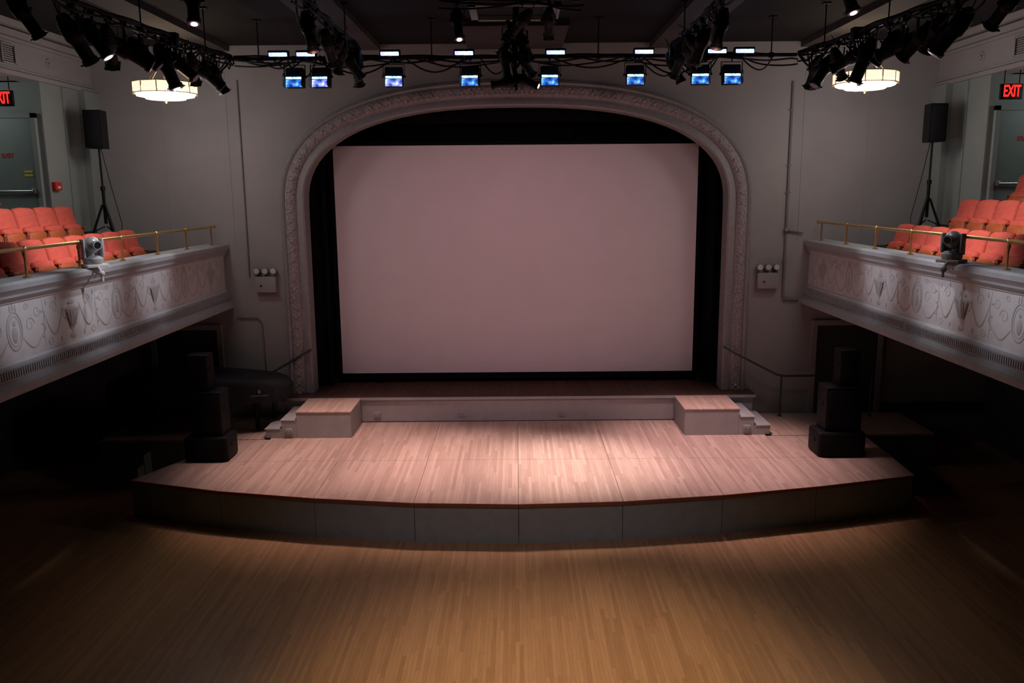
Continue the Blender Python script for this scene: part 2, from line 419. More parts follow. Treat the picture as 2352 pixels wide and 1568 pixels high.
# ------------------------------------------------------------------ screen and drapes
s_ = thing('projection_screen', 'large blank white projection screen on a black frame', 'projection screen', (0, 16.6, 1.101))
MB().b2((-3.58, -.01, .21), (3.58, .0, 4.75)).obj('screen_fabric', M['screen'], s_, smooth=False)
t = MB()
for a in (-1, 1): t.b2((a*3.62-.04, .001, .0), (a*3.62+.04, .06, 4.8))
t.b2((-3.66, .001, 4.75), (3.66, .06, 4.82)); t.b2((-3.66, .001, .08), (3.66, .06, .21))
for a in (-2.8, 2.8): t.b2((a-.05, -.0, 0), (a+.05, .4, .05))
t.obj('frame', M['blackcloth'], s_, smooth=False)
def curtain(x0, x1, y, z0, z1, label, waves, amp=.05):
    t = MB(); n = waves*8
    loops = []
    for i in range(n+1):
        x = x0+(x1-x0)*i/n; dy = amp*math.sin(i/8*2*math.pi)+.3*amp*math.sin(i*.37)
        loops.append([(x, y+dy, z0), (x, y+dy, z1), (x, y+dy+.01, z1), (x, y+dy+.01, z0)])
    t.loft(loops).obj('stage_curtain', M['blackcloth'], label=label, category='curtain', group='black stage drapes', ang=80)
curtain(-4.9, 4.9, 17.1, 1.105, 7.98, 'black velour backdrop curtain behind the screen', 34)
curtain(-4.9, -3.72, 16.42, 1.105, 7.98, 'narrow black curtain leg beside the screen', 5, .04)
curtain(3.72, 4.9, 16.42, 1.105, 7.98, 'narrow black curtain leg beside the screen', 5, .04)
curtain(-3.7, 3.7, 16.36, 6.25, 7.98, 'short black valance curtain above the screen', 24, .03)

# ------------------------------------------------------------------ balconies
def urn_meshes():
    t = MB()
    t.lathe([(.0, -.26), (.07, -.26), (.07, -.235), (.025, -.20), (.03, -.17), (.05, -.15), (.10, -.04), (.135, .06), (.14, .10), (.12, .125), (.06, .15), (.085, .17), (.075, .19), (.03, .23), (.02, .26), (0, .28)], seg=16, sc=(1, .3))
    for k in range(5):
        a = (k-2)*.05; t.tube([(a*.5, -.02, -.12), (a, -.035, .0), (a*1.25, -.04, .09)], .008, 6)
    for a in (-1, 1):
        t.tube([(a*.13, 0, .08), (a*.19, 0, .11), (a*.2, 0, .05), (a*.15, 0, -.01), (a*.10, 0, -.02)], .010, 6)
        pts = [(a*(.2+.40*i/14), 0, .14-.30*math.sin(math.pi*i/14)**.9) for i in range(15)]
        t.tube(pts, [.006+.010*math.sin(math.pi*i/14) for i in range(15)], 6)
        for (cx, cz, R, dr) in ((.38, .16, .08, 1), (.50, -.22, .06, -1)):
            pts = [(a*(cx+R*(1-i/26)*math.cos(dr*i*.42)), 0, cz+R*(1-i/26)*math.sin(dr*i*.42)) for i in range(20)]
            t.tube(pts, [.009*(1-i/40) for i in range(20)], 6)
        for (cx, cz) in ((.60, -.05), (.60, .12), (.27, -.24), (.55, .24), (.33, .27)):
            t.sph((a*cx, 0, cz), .032, sc=(.4, .4, 1.2), seg=8)
    return t
def med_meshes():
    t = MB()
    for (rx, rz, r) in ((.14, .215, .013), (.105, .17, .008)):
        pts = [(rx*math.cos(i*math.pi/14), 0, rz*math.sin(i*math.pi/14)) for i in range(29)]
        t.tube(pts, r, 6)
    t.sph((0, 0, -.04), .075, sc=(.7, .3, 1.3), seg=10); t.sph((0, 0, .09), .035, sc=(1, .4, 1), seg=8)
    for a in (-1, 0, 1): t.sph((a*.05, 0, .27-.015*abs(a)), .045, sc=(.35, .3, 1), seg=8)
    for a in (-1, 1):
        pts = [(a*(.15+.40*i/12), 0, -.10-.14*math.sin(math.pi*i/12)) for i in range(13)]
        t.tube(pts, [.006+.010*math.sin(math.pi*i/12) for i in range(13)], 6)
        for (cx, cz, R, dr) in ((.30, .03, .09, 1), (.45, .17, .07, -1), (.25, .24, .045, 1)):
            pts = [(a*(cx+R*(1-i/26)*math.cos(dr*i*.42)), 0, cz+R*(1-i/26)*math.sin(dr*i*.42)) for i in range(20)]
            t.tube(pts, [.009*(1-i/40) for i in range(20)], 6)
        t.tube([(a*.58, 0, -.28), (a*.57, 0, -.1), (a*.6, 0, .1), (a*.57, 0, .3)], [.004, .011, .011, .003], 6)
        for cz in (-.15, 0, .15): t.sph((a*.55, 0, cz), .032, sc=(.8, .4, .5), seg=8)
    return t
prof = [(-.25, 4.02), (.10, 4.02), (.125, 3.99), (.125, 3.945), (.09, 3.91), (.07, 3.88), (.07, 3.85), (.03, 3.81), (.015, 3.78), (0, 3.78), (0, 3.14), (.02, 3.14), (.035, 3.11), (.05, 3.09), (.05, 2.95), (.08, 2.92), (.11, 2.89), (.125, 2.85), (.125, 2.80), (-.25, 2.80)]
um = mm = None
FX = 5.60
for sg, nm in ((-1, 'left'), (1, 'right')):
    bal = thing('balcony', 'pale plaster balcony front with relief frieze of urns and swags', 'balcony', (sg*FX, 10, 2.79))
    def wb(b): bmesh.ops.translate(b.bm, verts=b.bm.verts, vec=(-sg*FX, -10, -2.79)); return b
    wb(MB().loft([[(sg*(FX-o), y, z) for o, z in prof] for y in (3.0, YW-.002)])).obj('parapet', M['balc'], bal, ang=20)
    top = [(-.255, 4.025), (.105, 4.025), (.13, 3.995), (.13, 3.94), (.095, 3.905), (.075, 3.875), (.075, 3.85), (.04, 3.81), (.01, 3.785), (-.255, 3.785)]
    low = [(-.1, 3.125), (.022, 3.125), (.04, 3.105), (.055, 3.085), (.055, 2.955), (.085, 2.922), (.115, 2.892), (.13, 2.852), (.13, 2.795), (-.255, 2.795), (-.255, 2.85), (-.1, 2.85)]
    wb(MB().loft([[(sg*(FX-o), y, z) for o, z in top] for y in (3.0, YW-.003)])).obj('cornice', M['balcdark'], bal, ang=20)
    lowm = MB().loft([[(sg*(FX-o), y, z) for o, z in low] for y in (3.0, YW-.003)])
    y = 3.05
    while y < YW-.05:
        a = sg*(FX-.0655); lowm.box((a, y, 3.02), (.02, .022, .09)); y += .045
    wb(lowm).obj('lower_moulding', M['balcdark'], bal, ang=20)
    t = MB()
    def XX(a, b): return (min(sg*a, sg*b), max(sg*a, sg*b))
    a, b = XX(5.857, 6.85); t.b2((a, 3, 2.9), (b, YW-.002, 3.5))
    a, b = XX(6.852, 7.7); t.b2((a, 3, 2.9), (b, YW-.002, 3.9))
    a, b = XX(7.702, 7.79); t.b2((a, 3, 2.9), (b, YW-.002, 4.3))
    a, b = XX(7.792, 10.68); t.b2((a, 3, 2.9), (b, 14.09, 4.3))
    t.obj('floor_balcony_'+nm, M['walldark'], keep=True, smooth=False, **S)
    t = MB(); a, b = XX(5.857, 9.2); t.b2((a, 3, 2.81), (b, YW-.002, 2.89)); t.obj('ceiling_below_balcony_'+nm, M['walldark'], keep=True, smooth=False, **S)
    rz = rad(90)*(-sg)
    for k, yy in enumerate((15.1-1.2*i for i in range(8))):
        isurn = k % 2 == 0
        if isurn:
            if um is None: o = urn_meshes().obj('urn_relief', M['relief'], bal); um = o.data
            else: o = bpy.data.objects.new('urn_relief', um); COL.objects.link(o); o.parent = bal
        else:
            if mm is None: o = med_meshes().obj('medallion_relief', M['relief'], bal); mm = o.data
            else: o = bpy.data.objects.new('medallion_relief', mm); COL.objects.link(o); o.parent = bal
        o.location = (0, yy-10, 3.46-2.79); o.rotation_euler = (0, 0, rz); o.scale = (1, .6, 1)
    r = thing('balcony_railing', 'slim brass handrail on posts along the balcony ledge', 'railing', (sg*5.60, 10, 4.026))
    t = MB(); t.tube([(0, -7, .33), (0, 5.35, .33), (-0, 5.45, .33)], .022, 10); t.sph((0, 5.47, .33), .035, seg=10); t.obj('handrail', M['brass'], r)
    for i in range(9):
        y = 5.3-1.17*i
        t = MB(); t.cyl((0, y, .0), (0, y, .33), .014, seg=10); t.cyl((0, y, 0), (0, y, .02), .04, seg=12); t.sph((0, y, .33), .032, seg=10); t.cyl((0, y, .25), (0, y, .29), .022, seg=10)
        t.obj('post', M['brass'], r)

# ------------------------------------------------------------------ theatre seats (built facing -Y)
def make_seat():
    o = thing('theatre_seat', 'folding theatre seat with red upholstery and orange wood', 'theatre seat', (0, 0, 0), group='balcony theatre seats')
    def panel(w, z0, z1, y0, y1, th, topr, n=9):
        t = MB(); loops = []
        outline = []
        w2 = w/2
        outline += [(-w2, z0), (-w2, z1-topr)]
        for i in range(1, n): a = math.pi-(math.pi/2)*i/n; outline.append((-w2+topr+topr*math.cos(a), z1-topr+topr*math.sin(a)))
        outline += [(0, z1+.012)]
        for i in range(1, n): a = math.pi/2-(math.pi/2)*i/n; outline.append((w2-topr+topr*math.cos(a), z1-topr+topr*math.sin(a)))
        outline += [(w2, z1-topr), (w2, z0)]
        def yy(z): return y0+(y1-y0)*(z-z0)/(z1-z0)
        cz = (z0+z1)/2
        for f, dy in ((.90, -th/2-.012), (.97, -th/2+.004), (1, -th/2+.02), (1, th/2-.01), (.97, th/2)):
            loops.append([(x*f, yy(cz+(z-cz)*f)+dy+.05*(x/w2)**2*-.4, cz+(z-cz)*f) for x, z in outline])
        return t.loft(loops)
    panel(.51, .40, .86, .0, .10, .07, .07).obj('backrest', M['seat'], o, ang=50)
    panel(.47, .30, .80, .04, .14, .02, .05).obj('back_shell', M['seatwood'], o, ang=50, label='orange wood back panel')
    t = panel(.45, .34, .51, -.11, -.09, .05, .05); t.obj('seat_underside', M['seatwood'], o, ang=50, label='orange wood underside of tipped-up seat')
    t = panel(.47, .36, .58, -.07, -.04, .06, .06); t.obj('seat_cushion', M['seat'], o, ang=50)
    for a in (-1, 1):
        t = MB(); t.box((a*.262, -.0, .25), (.022, .08, .48), bevel=.005); t.box((a*.262, -.05, .012), (.03, .28, .024), bevel=.005); t.box((a*.262, -.03, .44), (.022, .18, .14), bevel=.008)
        t.obj('side_frame', M['steel'], o)
        MB().box((a*.262, -.05, .52), (.035, .22, .025), bevel=.010, seg=3).obj('armrest', M['seatwood'], o)
    return o
seat0 = make_seat(); first = True
rows = []
for sg in (-1, 1):
    for i in range(8): rows.append((sg, 6.42, 13.87-.555*i, 3.5))
    for i in range(6): rows.append((sg, 7.36, 13.70-.55*i, 3.9))
    y3 = 13.45 if sg > 0 else 12.75
    for i in range(3): rows.append((sg, 8.15, y3-.55*i, 4.3))
for (sg, x, y, z) in rows:
    o = seat0 if first else clone(seat0); first = False
    o.location = (sg*x, y, z+.001); o.rotation_euler = (0, 0, rad(90) if sg < 0 else rad(-90))

# ------------------------------------------------------------------ balcony level doors, exit signs
for sg in (-1, 1):
    d = thing('exit_door', 'green-grey steel exit door with panic bar and red sign', 'door', (sg*8.48, 14.1, 4.301))
    MB().b2((-.5, -.05, 0), (.5, -.005, 1.90)).obj('door_panel', M['door'], d, smooth=False)
    t = MB(); t.b2((-.58, -.07, 0), (-.505, -.001, 1.98)); t.b2((.505, -.07, 0), (.58, -.001, 1.98)); t.b2((-.58, -.07, 1.905), (.58, -.001, 1.98)); t.obj('door_frame', M['wallup'], d, smooth=False)
    t = MB(); t.cyl((-.46, -.11, .72), (.46, -.11, .72), .022); t.box((-.46, -.08, .72), (.07, .08, .09), bevel=.01); t.box((.46, -.08, .72), (.07, .08, .09), bevel=.01); t.obj('panic_bar', M['chrome'], d)
    textmesh('EXIT', .10, 'lettering', M['redsign'], d, (.06, -.055, 1.30) if sg < 0 else (-.08, -.055, 1.45), (rad(90), 0, 0))
    if sg < 0:
        t = MB(); t.box((.38, -.055, .98), (.14, .01, .035)); t.box((.38, -.055, 1.04), (.14, .01, .03)); t.obj('yellow_sticker', M['yellow'], d, smooth=False)
    e = thing('exit_sign', 'black exit sign with glowing red letters under the beam', 'exit sign', (-8.04, 13.45, 6.78) if sg < 0 else (7.86, 13.60, 6.78))
    MB().box((0, 0, -.33), (.35, .05, .24), bevel=.01).obj('housing', M['black'], e)
    for xx in (-.12, .12): MB().cyl((xx, 0, -.20), (xx, 0, 0), .008).obj('hanger', M['black'], e)
    o = textmesh('EXIT', .25, 'lettering', M['exit'], e, (0, -.03, -.33), (rad(90), 0, 0)); o.scale = (.53, 1.0, 1)
f = thing('fire_alarm', 'small red fire alarm pull box on the wall', 'fire alarm', (-7.80, 14.25, 5.10), rz=rad(90))
MB().box((0, -.035, 0), (.20, .07, .14), bevel=.01).obj('housing', M['redsign'], f)
MB().box((0, -.07, -.02), (.09, .015, .04), bevel=.004).obj('pull_handle', M['white'], f)

for sg, y in ((-1, 13.3), (1, 13.3)):
    v = thing('air_vent', 'square grey louvred air vent on the overhead beam', 'vent', (sg*7.80, y, 7.1), rz=rad(90)*(-sg))
    t = MB(); s2 = .17
    for a in (-1, 1): t.box((a*s2, -.015, 0), (.03, .03, .30)); t.box((0, -.015, a*.14), (.34, .03, .03))
    t.obj('frame', M['wall'], v, smooth=False)
    t = MB()
    for i in range(8): t.box((0, -.012, -.115+i*.033), (.32, .018, .006), rot=Euler((rad(35), 0, 0)))
    t.obj('louvres', M['rail'], v, smooth=False)
    rs = thing('rosette', 'small plaster rosette ornament on the overhead beam', 'ornament', (sg*7.80, 14.45, 7.1), rz=rad(90)*(-sg))
    t = MB(); t.sph((0, -.01, 0), .035, sc=(1, .6, 1))
    for k in range(8):
        a = k*math.pi/4; t.sph((.07*math.cos(a), -.005, .07*math.sin(a)), .032, sc=(1, .4, 1), seg=8)
    t.obj('petals', M['wall'], rs)

# ------------------------------------------------------------------ emergency lights, conduits, handrails
for sg in (-1, 1):
    e = thing('emergency_light', 'white emergency light box with three round lamps', 'emergency light', (sg*4.80, YW, 3.12))
    MB().box((0, -.061, .12), (.40, .12, .30), bevel=.015).obj('housing', M['wall'], e)
    MB().box((-.08, -.125, .10), (.03, .01, .03)).obj('indicator', M['black'], e)
    for a in (-.16, 0, .16):
        t = MB(); t.cyl((a, -.05, .27), (a, -.05, .33), .012); t.cyl((a, -.02, .38), (a, -.11, .38), .055, .068, seg=18); t.obj('lamp_housing', M['pipe'], e)
        MB().cyl((a, -.108, .38), (a, -.116, .38), .055, .048, seg=18).obj('lamp_lens', M['lampglass'], e)
    c = MB()
    x = sg*5.12
    if sg > 0:
        c.tube([(x, YW-.03, 6.9), (x, YW-.03, 4.4), (x, YW-.03, 2.95), (x+.03, YW-.03, 2.88), (x+.18, YW-.03, 2.86), (x+.3, YW-.03, 2.86)], .022)
        for z in (6.4, 5.4, 4.9, 3.6): c.box((x, YW-.02, z), (.09, .03, .03))
        c.sph((x, YW-.06, 4.2), .05)
        c.tube([(x, YW-.04, 4.2), (x+.32, YW-.05, 4.15)], .018)
    else:
        c.tube([(x, YW-.03, 7.0), (x, YW-.03, 5), (x, YW-.03, 3.4)], .012)
        c.tube([(x-.3, YW-.03, 2.6), (x+.1, YW-.03, 2.6), (x+.18, YW-.03, 2.5), (x+.2, YW-.03, 1.4)], .012)
    c.obj('wall_conduit', M['pipe'], label='thin painted metal conduit running down the wall', category='conduit')
    h = thing('stage_handrail', 'dark metal handrail sloping beside the stage steps', 'handrail', (sg*4.3, 15.5, .61))
    t = MB(); o = sg*4.3
    P = [(sg*3.98, .20, 1.37), (sg*4.2, .15, 1.24), (sg*5.0, .1, .83), (sg*5.15, .1, .80), (sg*6.9, .1, .80)] if sg > 0 else [(sg*3.98, .20, 1.37), (sg*4.2, .24, 1.24), (sg*4.75, .26, .93), (sg*4.85, .26, .9)]
    t.tube([(a-o, b, c_) for a, b, c_ in P], .022)
    t.obj('rail_bar', M['rail'], h)
    for (a, zt) in ((5.1, .80), (6.85, .80)) if sg > 0 else ((4.8, .9),):
        yb = .1 if sg > 0 else .26
        tt = MB(); tt.cyl((sg*a-o, yb, .001), (sg*a-o, yb, zt), .018); tt.cyl((sg*a-o, yb, .001), (sg*a-o, yb, .015), .045); tt.obj('post', M['rail'], h)

# ------------------------------------------------------------------ speaker stacks
def cab(name, label, x, y, z, w, d, hh, bev=.02):
    s_ = thing(name, label, 'speaker', (x, y, z))
    MB().box((0, 0, hh/2), (w, d, hh), bevel=bev, seg=3).obj('cabinet', M['spk'], s_)
    MB().box((0, -d/2-.008, hh/2), (w*.88, .02, hh*.86), bevel=.008).obj('grille', M['grille'], s_)
    for a in (-1, 1): MB().box((a*(w/2+.004), 0, hh*.6), (.012, .16, .07), bevel=.005).obj('handle', M['spk'], s_)
for sg in (-1, 1):
    x = 5.32 if sg > 0 else -5.12
    cab('subwoofer_speaker', 'wide black subwoofer standing on the platform', x, 13.30, .612, .78 if sg > 0 else .72, .52, .42, .05)
    cab('loudspeaker', 'tall black loudspeaker stacked on a subwoofer', x+.02, 13.32, 1.034, .60 if sg > 0 else .50, .42, .74, .03)
    cab('column_speaker', 'slim black column speaker on top of the stack', x+(.10 if sg > 0 else -.09), 13.32, 1.776, .33, .30, .60, .02)

for sg in (-1, 1):
    s_ = thing('tripod_speaker', 'black loudspeaker on a tripod stand at the balcony end', 'speaker', (sg*7.24, 14.75, 3.9))
    t = MB()
    prof2 = [(-.15, -.16), (.15, -.16), (.11, .15), (-.11, .15)]
    t.loft([[(x, y, 1.84) for x, y in prof2], [(x, y, 2.48) for x, y in prof2]]); t.obj('cabinet', M['spk'], s_, smooth=False)
    MB().box((0, -.165, 2.16), (.26, .015, .58), bevel=.006).obj('grille', M['grille'], s_)
    t = MB(); t.cyl((0, 0, .55), (0, 0, 1.2), .028); t.cyl((0, 0, 1.15), (0, 0, 1.86), .018); t.cyl((0, 0, 1.12), (0, 0, 1.2), .04); t.obj('pole', M['black'], s_)
    for k in range(3):
        a = rad(90+120*k); c_, s3 = math.cos(a), math.sin(a)
        t = MB(); t.tube([(0.03*c_, .03*s3, .88), (.36*c_, .36*s3, .012)], .020); t.tube([(.02*c_, .02*s3, .50), (.2*c_, .2*s3, .42)], .01); t.sph((.36*c_, .36*s3, .02), .018); t.obj('leg', M['black'], s_)
    t = MB(); t.tube([(0, .05, 1.9), (.1*-sg, .1, 1.2), (.28*-sg, 0, .55), (.34*-sg, -.2, .02)], .007, 6); t.obj('cable', M['black'], s_)

# ------------------------------------------------------------------ robotic cameras on the ledge
for sg in (-1, 1):
    yy = 10.75 if sg < 0 else 10.45
    c = thing('robotic_camera', 'small pan-tilt camera clamped on the balcony ledge' + (' in pale grey' if sg < 0 else ' in dark grey'), 'camera', (sg*5.49, yy, 4.026), rz=rad(-55*sg))
    c.scale = (1.45, 1.45, 1.45)
    mm_ = M['silver'] if sg < 0 else M['grey']
    t = MB(); t.lathe([(.0, .03), (.075, .03), (.085, .045), (.085, .08), (.06, .10), (0, .105)]); t.obj('base', mm_, c)
    t = MB()
    for a in (-1, 1): t.box((a*.085, 0, .17), (.022, .07, .17), bevel=.01)
    t.box((0, .04, .12), (.18, .02, .10), bevel=.01)
    t.obj('fork', mm_, c)
    t = MB(); t.sph((0, 0, .20), .075, sc=(.95, 1, 1), seg=18); t.cyl((0, -.04, .20), (0, -.10, .20), .040, seg=18); t.obj('head', mm_, c)
    MB().cyl((0, -.098, .20), (0, -.104, .20), .030, seg=18).obj('lens', M['black'], c)
    t = MB(); t.box((0, 0, .016), (.20, .16, .03), bevel=.006)
    t.tube([(0, -.07, .01), (-.0, -.12, -.04), (0, -.13, -.12)], .012); t.sph((0, -.12, -.05), .028)
    t.obj('bracket', M['white'] if sg < 0 else M['pipe'], c)

# ------------------------------------------------------------------ covered grand piano
pn = thing('grand_piano', 'grand piano under a black quilted cover', 'piano', (-5.85, 15.02, .612))
def pout(f=1.0, dz=0, wav=0):
    pts = []
    base = [(-1.45, -.66), (-.6, -.67), (.2, -.62), (.75, -.52), (1.2, -.42), (1.5, -.28), (1.64, -.05), (1.6, .22), (1.4, .42), (1.0, .54), (.3, .58), (-.5, .59), (-1.45, .59), (-1.52, .3), (-1.54, 0), (-1.52, -.4)]
    n = len(base)
    for i in range(n):
        p0, p1, p2, p3 = [Vector(base[(i+k-1) % n]) for k in range(4)]
        for j in range(5):
            t = j/5
            q = .5*((2*p1)+(-p0+p2)*t+(2*p0-5*p1+4*p2-p3)*t*t+(-p0+3*p1-3*p2+p3)*t**3)
            pts.append(q)
    out = []
    for i, q in enumerate(pts):
        k = f+wav*math.sin(i*1.9)
        out.append((q.x*k, q.y*k, dz-(.06*max(0, q.x-.2) if dz > .9 else 0)+(.02*math.sin(i*1.1) if wav else 0)))
    return out
t = MB(); t.loft([pout(.975, .58, .014), pout(.99, .68, .010), pout(1.0, .85, .004), pout(.99, .96), pout(.965, 1.03), pout(.90, 1.07), pout(.7, 1.10), pout(.3, 1.115)]); t.obj('cover', M['cover'], pn, ang=60)
for (a, b) in ((-1.25, -.4), (-1.25, .4), (1.0, -0.1)):
    t = MB(); t.lathe([(.02, .05), (.05, .06), (.04, .12), (.045, .3), (.085, .62)], (a, b, 0), seg=14); t.cyl((a-.02, b, .035), (a+.02, b, .035), .035); t.obj('leg', M['black'], pn)
t = MB(); t.cyl((-.85, 0, .12), (-.85, 0, .6), .02); t.box((-.95, 0, .12), (.26, .22, .05), bevel=.01); t.obj('pedal_lyre', M['black'], pn)
textmesh('STEINWAY & SONS', .036, 'lettering', M['pipe'], pn, (1.18, -.465, .74), (rad(90), 0, rad(14)), .003)
t = MB()
for a in (-1, 1): t.tube([(a*.008, 0, 0), (a*.022, 0, .02), (a*.012, 0, .045), (a*.024, 0, .06)], .003, 6)
t.tube([(0, 0, -.01), (0, 0, .05)], .003, 6)
o = t.obj('emblem', M['white'], pn); o.location = (1.18, -.465, .79)

# ------------------------------------------------------------------ chandeliers
for sg in (-1, 1):
    c = thing('chandelier', 'glowing drum chandelier with faceted glass panels', 'chandelier', (sg*5.62, 13.8, 6.53 if sg < 0 else 6.60))
    c.scale = (.95, .95, .85)
    N = 12
    zc = 7.6-c.location.z; ztop = zc/.85
    def ring(r, z): return [(r*math.cos(2*math.pi*i/N+.13), r*math.sin(2*math.pi*i/N+.13), z) for i in range(N)]
    t = MB()
    for i in range(N):
        a, b = ring(.52, 0)[i], ring(.52, 0)[(i+1) % N]
        va, vb = Vector(a), Vector(b); m_ = (vb-va)*.035
        for (z0, z1) in ((.02, .05), (.06, .19)):
            t.loft([[va+m_+Vector((0, 0, z0)), vb-m_+Vector((0, 0, z0)), vb-m_+Vector((0, 0, z1)), va+m_+Vector((0, 0, z1))],
                    [(va+m_)*.985+Vector((0, 0, z0)), (vb-m_)*.985+Vector((0, 0, z0)), (vb-m_)*.985+Vector((0, 0, z1)), (va+m_)*.985+Vector((0, 0, z1))]])
    t.obj('glass_panel', M['shade'], c, smooth=False)
    t = MB()
    for z in (.0, .195):
        t.loft([ring(.535, z), ring(.535, z+.012), ring(.505, z+.012), ring(.505, z)], wrap=True)
    for q in ring(.527, 0): t.cyl((q[0], q[1], -.01), (q[0], q[1], .21), .006, seg=6)
    for k in range(3):
        a = k*2*math.pi/3+.4
        t.tube([(.51*math.cos(a), .51*math.sin(a), .2), (.02*math.cos(a), .02*math.sin(a), .62)], .006, 6)
    t.lathe([(.01, ztop-.10), (.06, ztop-.07), (.07, ztop)]); t.cyl((0, 0, -.09), (0, 0, ztop-.08), .009)
    t.lathe([(.0, -.17), (.018, -.15), (.02, -.13), (.03, -.11), (.01, -.09)])
    t.obj('frame', M['bronze'], c)
    t = MB(); t.loft([ring(.49, .0), ring(.47, -.035), ring(.34, -.05), ring(.33, -.085), ring(.12, -.095), ring(.10, -.06), ring(.3, .0)]); t.obj('lower_diffuser', M['shadehot'], c, smooth=False)

# ------------------------------------------------------------------ lighting rig
rj = random.Random(11)
def pipe(pts, label, hang=(), loops_=0):
    r = thing('lighting_pipe', label, 'lighting pipe', pts[0])
    o = Vector(pts[0])
    MB().tube([Vector(q)-o for q in pts], .028, 10).obj('pipe', M['black'], r)
    for q in hang:
        q = Vector(q)-o; top = 7.6-o.z
        t = MB(); t.cyl(q, (q.x, q.y, top), .010, seg=8); t.box((q.x, q.y, top-.01), (.10, .10, .02)); t.box(q, (.07, .07, .08), bevel=.01); t.obj('hanger', M['black'], r)
    P = [Vector(q)-o for q in pts]; cp = []
    for i in range(len(P)-1):
        L = (P[i+1]-P[i]).length; k = max(2, int(L/.12))
        for j in range(k):
            q = P[i].lerp(P[i+1], j/k); ph = (len(cp))*.9
            cp.append(q+Vector((.02*math.sin(ph), .03*math.cos(ph), .035+.015*math.sin(ph*.37)-.03*abs(math.sin(ph*.21)))))
    cp.append(P[-1])
    MB().tube(cp, .024, 6).obj('cable', M['black'], r)
    cp2 = [q+Vector((.01, -.03, -.05-.05*abs(math.sin(i*.35)))) for i, q in enumerate(cp)]
    MB().tube(cp2, .016, 6).obj('cable', M['black'], r)
    cp3 = [q+Vector((.03*math.sin(i*.8), .03, -.02-.13*abs(math.sin(i*.23+1)))) for i, q in enumerate(cp)]
    MB().tube(cp3, .013, 6).obj('cable', M['black'], r)
    for k in range(loops_):
        i0 = rj.randrange(0, max(1, len(cp)-8)); a, b = cp[i0], cp[min(len(cp)-1, i0+rj.randrange(2, 8))]
        sag = rj.uniform(.10, .32); sx = rj.uniform(-.12, .12)
        MB().tube([a.lerp(b, q/10)+Vector((sx*math.sin(math.pi*q/10), 0, -sag*math.sin(math.pi*q/10))) for q in range(11)], .012, 6).obj('cable', M['black'], r)
ZP = 7.02
XL = 2.42
pipe([(-4.4, 13.5, ZP), (-2, 13.5, ZP), (2, 13.5, ZP), (4.4, 13.5, ZP)], 'long black horizontal lighting pipe wrapped in cables', [(-4, 13.5, ZP), (-1.3, 13.5, ZP), (1.3, 13.5, ZP), (4, 13.5, ZP)], 12)
SP = {}
for sg in (-1, 1):
    pts = [(sg*4.42, 13.45, ZP), (sg*4.55, 12, ZP), (sg*4.72, 10.5, ZP), (sg*4.95, 8.3, ZP)]
    SP[sg] = pts
    pipe(pts, 'black side lighting pipe crowded with fixtures and cables', [(sg*4.5, 12.6, ZP), (sg*4.68, 10.9, ZP)], 18)
    pipe([(sg*XL, 13.3, 7.15), (sg*XL, 9.5, 7.15)], 'black lighting pipe running out over the hall', [(sg*XL, 12.4, 7.15), (sg*XL, 10.6, 7.15)], 12)
    pipe([(sg*4.9, 9.45, 7.2), (sg*6.3, 9.25, 7.2)], 'black cross pipe carrying spotlights near the beam', [(sg*5.9, 9.31, 7.2)], 4)
pipe([(-1.0, 11.4, 7.42), (.9, 11.4, 7.42)], 'short black lighting pipe near the ceiling hatch', [(-.8, 11.4, 7.42), (.8, 11.4, 7.42)])
pipe([(0, 12.3, 7.58), (0, 12.3, 6.42)], 'vertical black drop pipe hung with fixtures and cables', (), 4)

def make_spot():
    o = thing('stage_spotlight', 'black ellipsoidal stage spotlight clamped to a pipe', 'stage light', (0, 0, 0), group='stage spotlights')
    t = MB()
    t.box((0, 0, .0), (.06, .08, .09), bevel=.01); t.cyl((0, 0, -.04), (0, 0, -.10), .012)
    t.box((0, 0, -.10), (.26, .04, .008))
    for a in (-1, 1): t.box((a*.13, 0, -.22), (.008, .04, .25)); t.cyl((a*.11, 0, -.33), (a*.16, 0, -.33), .025)
    t.obj('yoke', M['black'], o)
    t = MB()
    t.lathe([(.0, .26), (.05, .26), (.075, .22), (.10, .14), (.115, .06), (.115, -.04), (.09, -.08), (.085, -.12), (.083, -.30), (.098, -.31), (.098, -.37), (.08, -.37), (.078, -.33)], seg=18)
    for k in range(5): t.cyl((0, 0, .05+k*.035), (0, 0, .06+k*.035), .122-.012*max(0, k-1), seg=18)
    t.box((0, .12, -.02), (.03, .06, .03)); t.box((0, 0, -.35), (.20, .20, .012))
    t.tube([(0, 0, .25), (.03, .02, .32), (.02, .05, .42), (0, .03, .5)], .008, 6)
    hsg = t.obj('housing', M['black'], o); hsg.location = (0, 0, -.33)
    MB().cyl((0, 0, -.372), (0, 0, -.376), .078, seg=18).obj('lens', M['dimglass'], hsg)
    return o
spot0 = make_spot(); used = False
smallens = {}
def lerp_path(pts, y):
    for a, b in zip(pts, pts[1:]):
        if b[1] <= y <= a[1]:
            t = (a[1]-y)/(a[1]-b[1]); return Vector(a).lerp(Vector(b), t)
    return Vector(pts[-1])
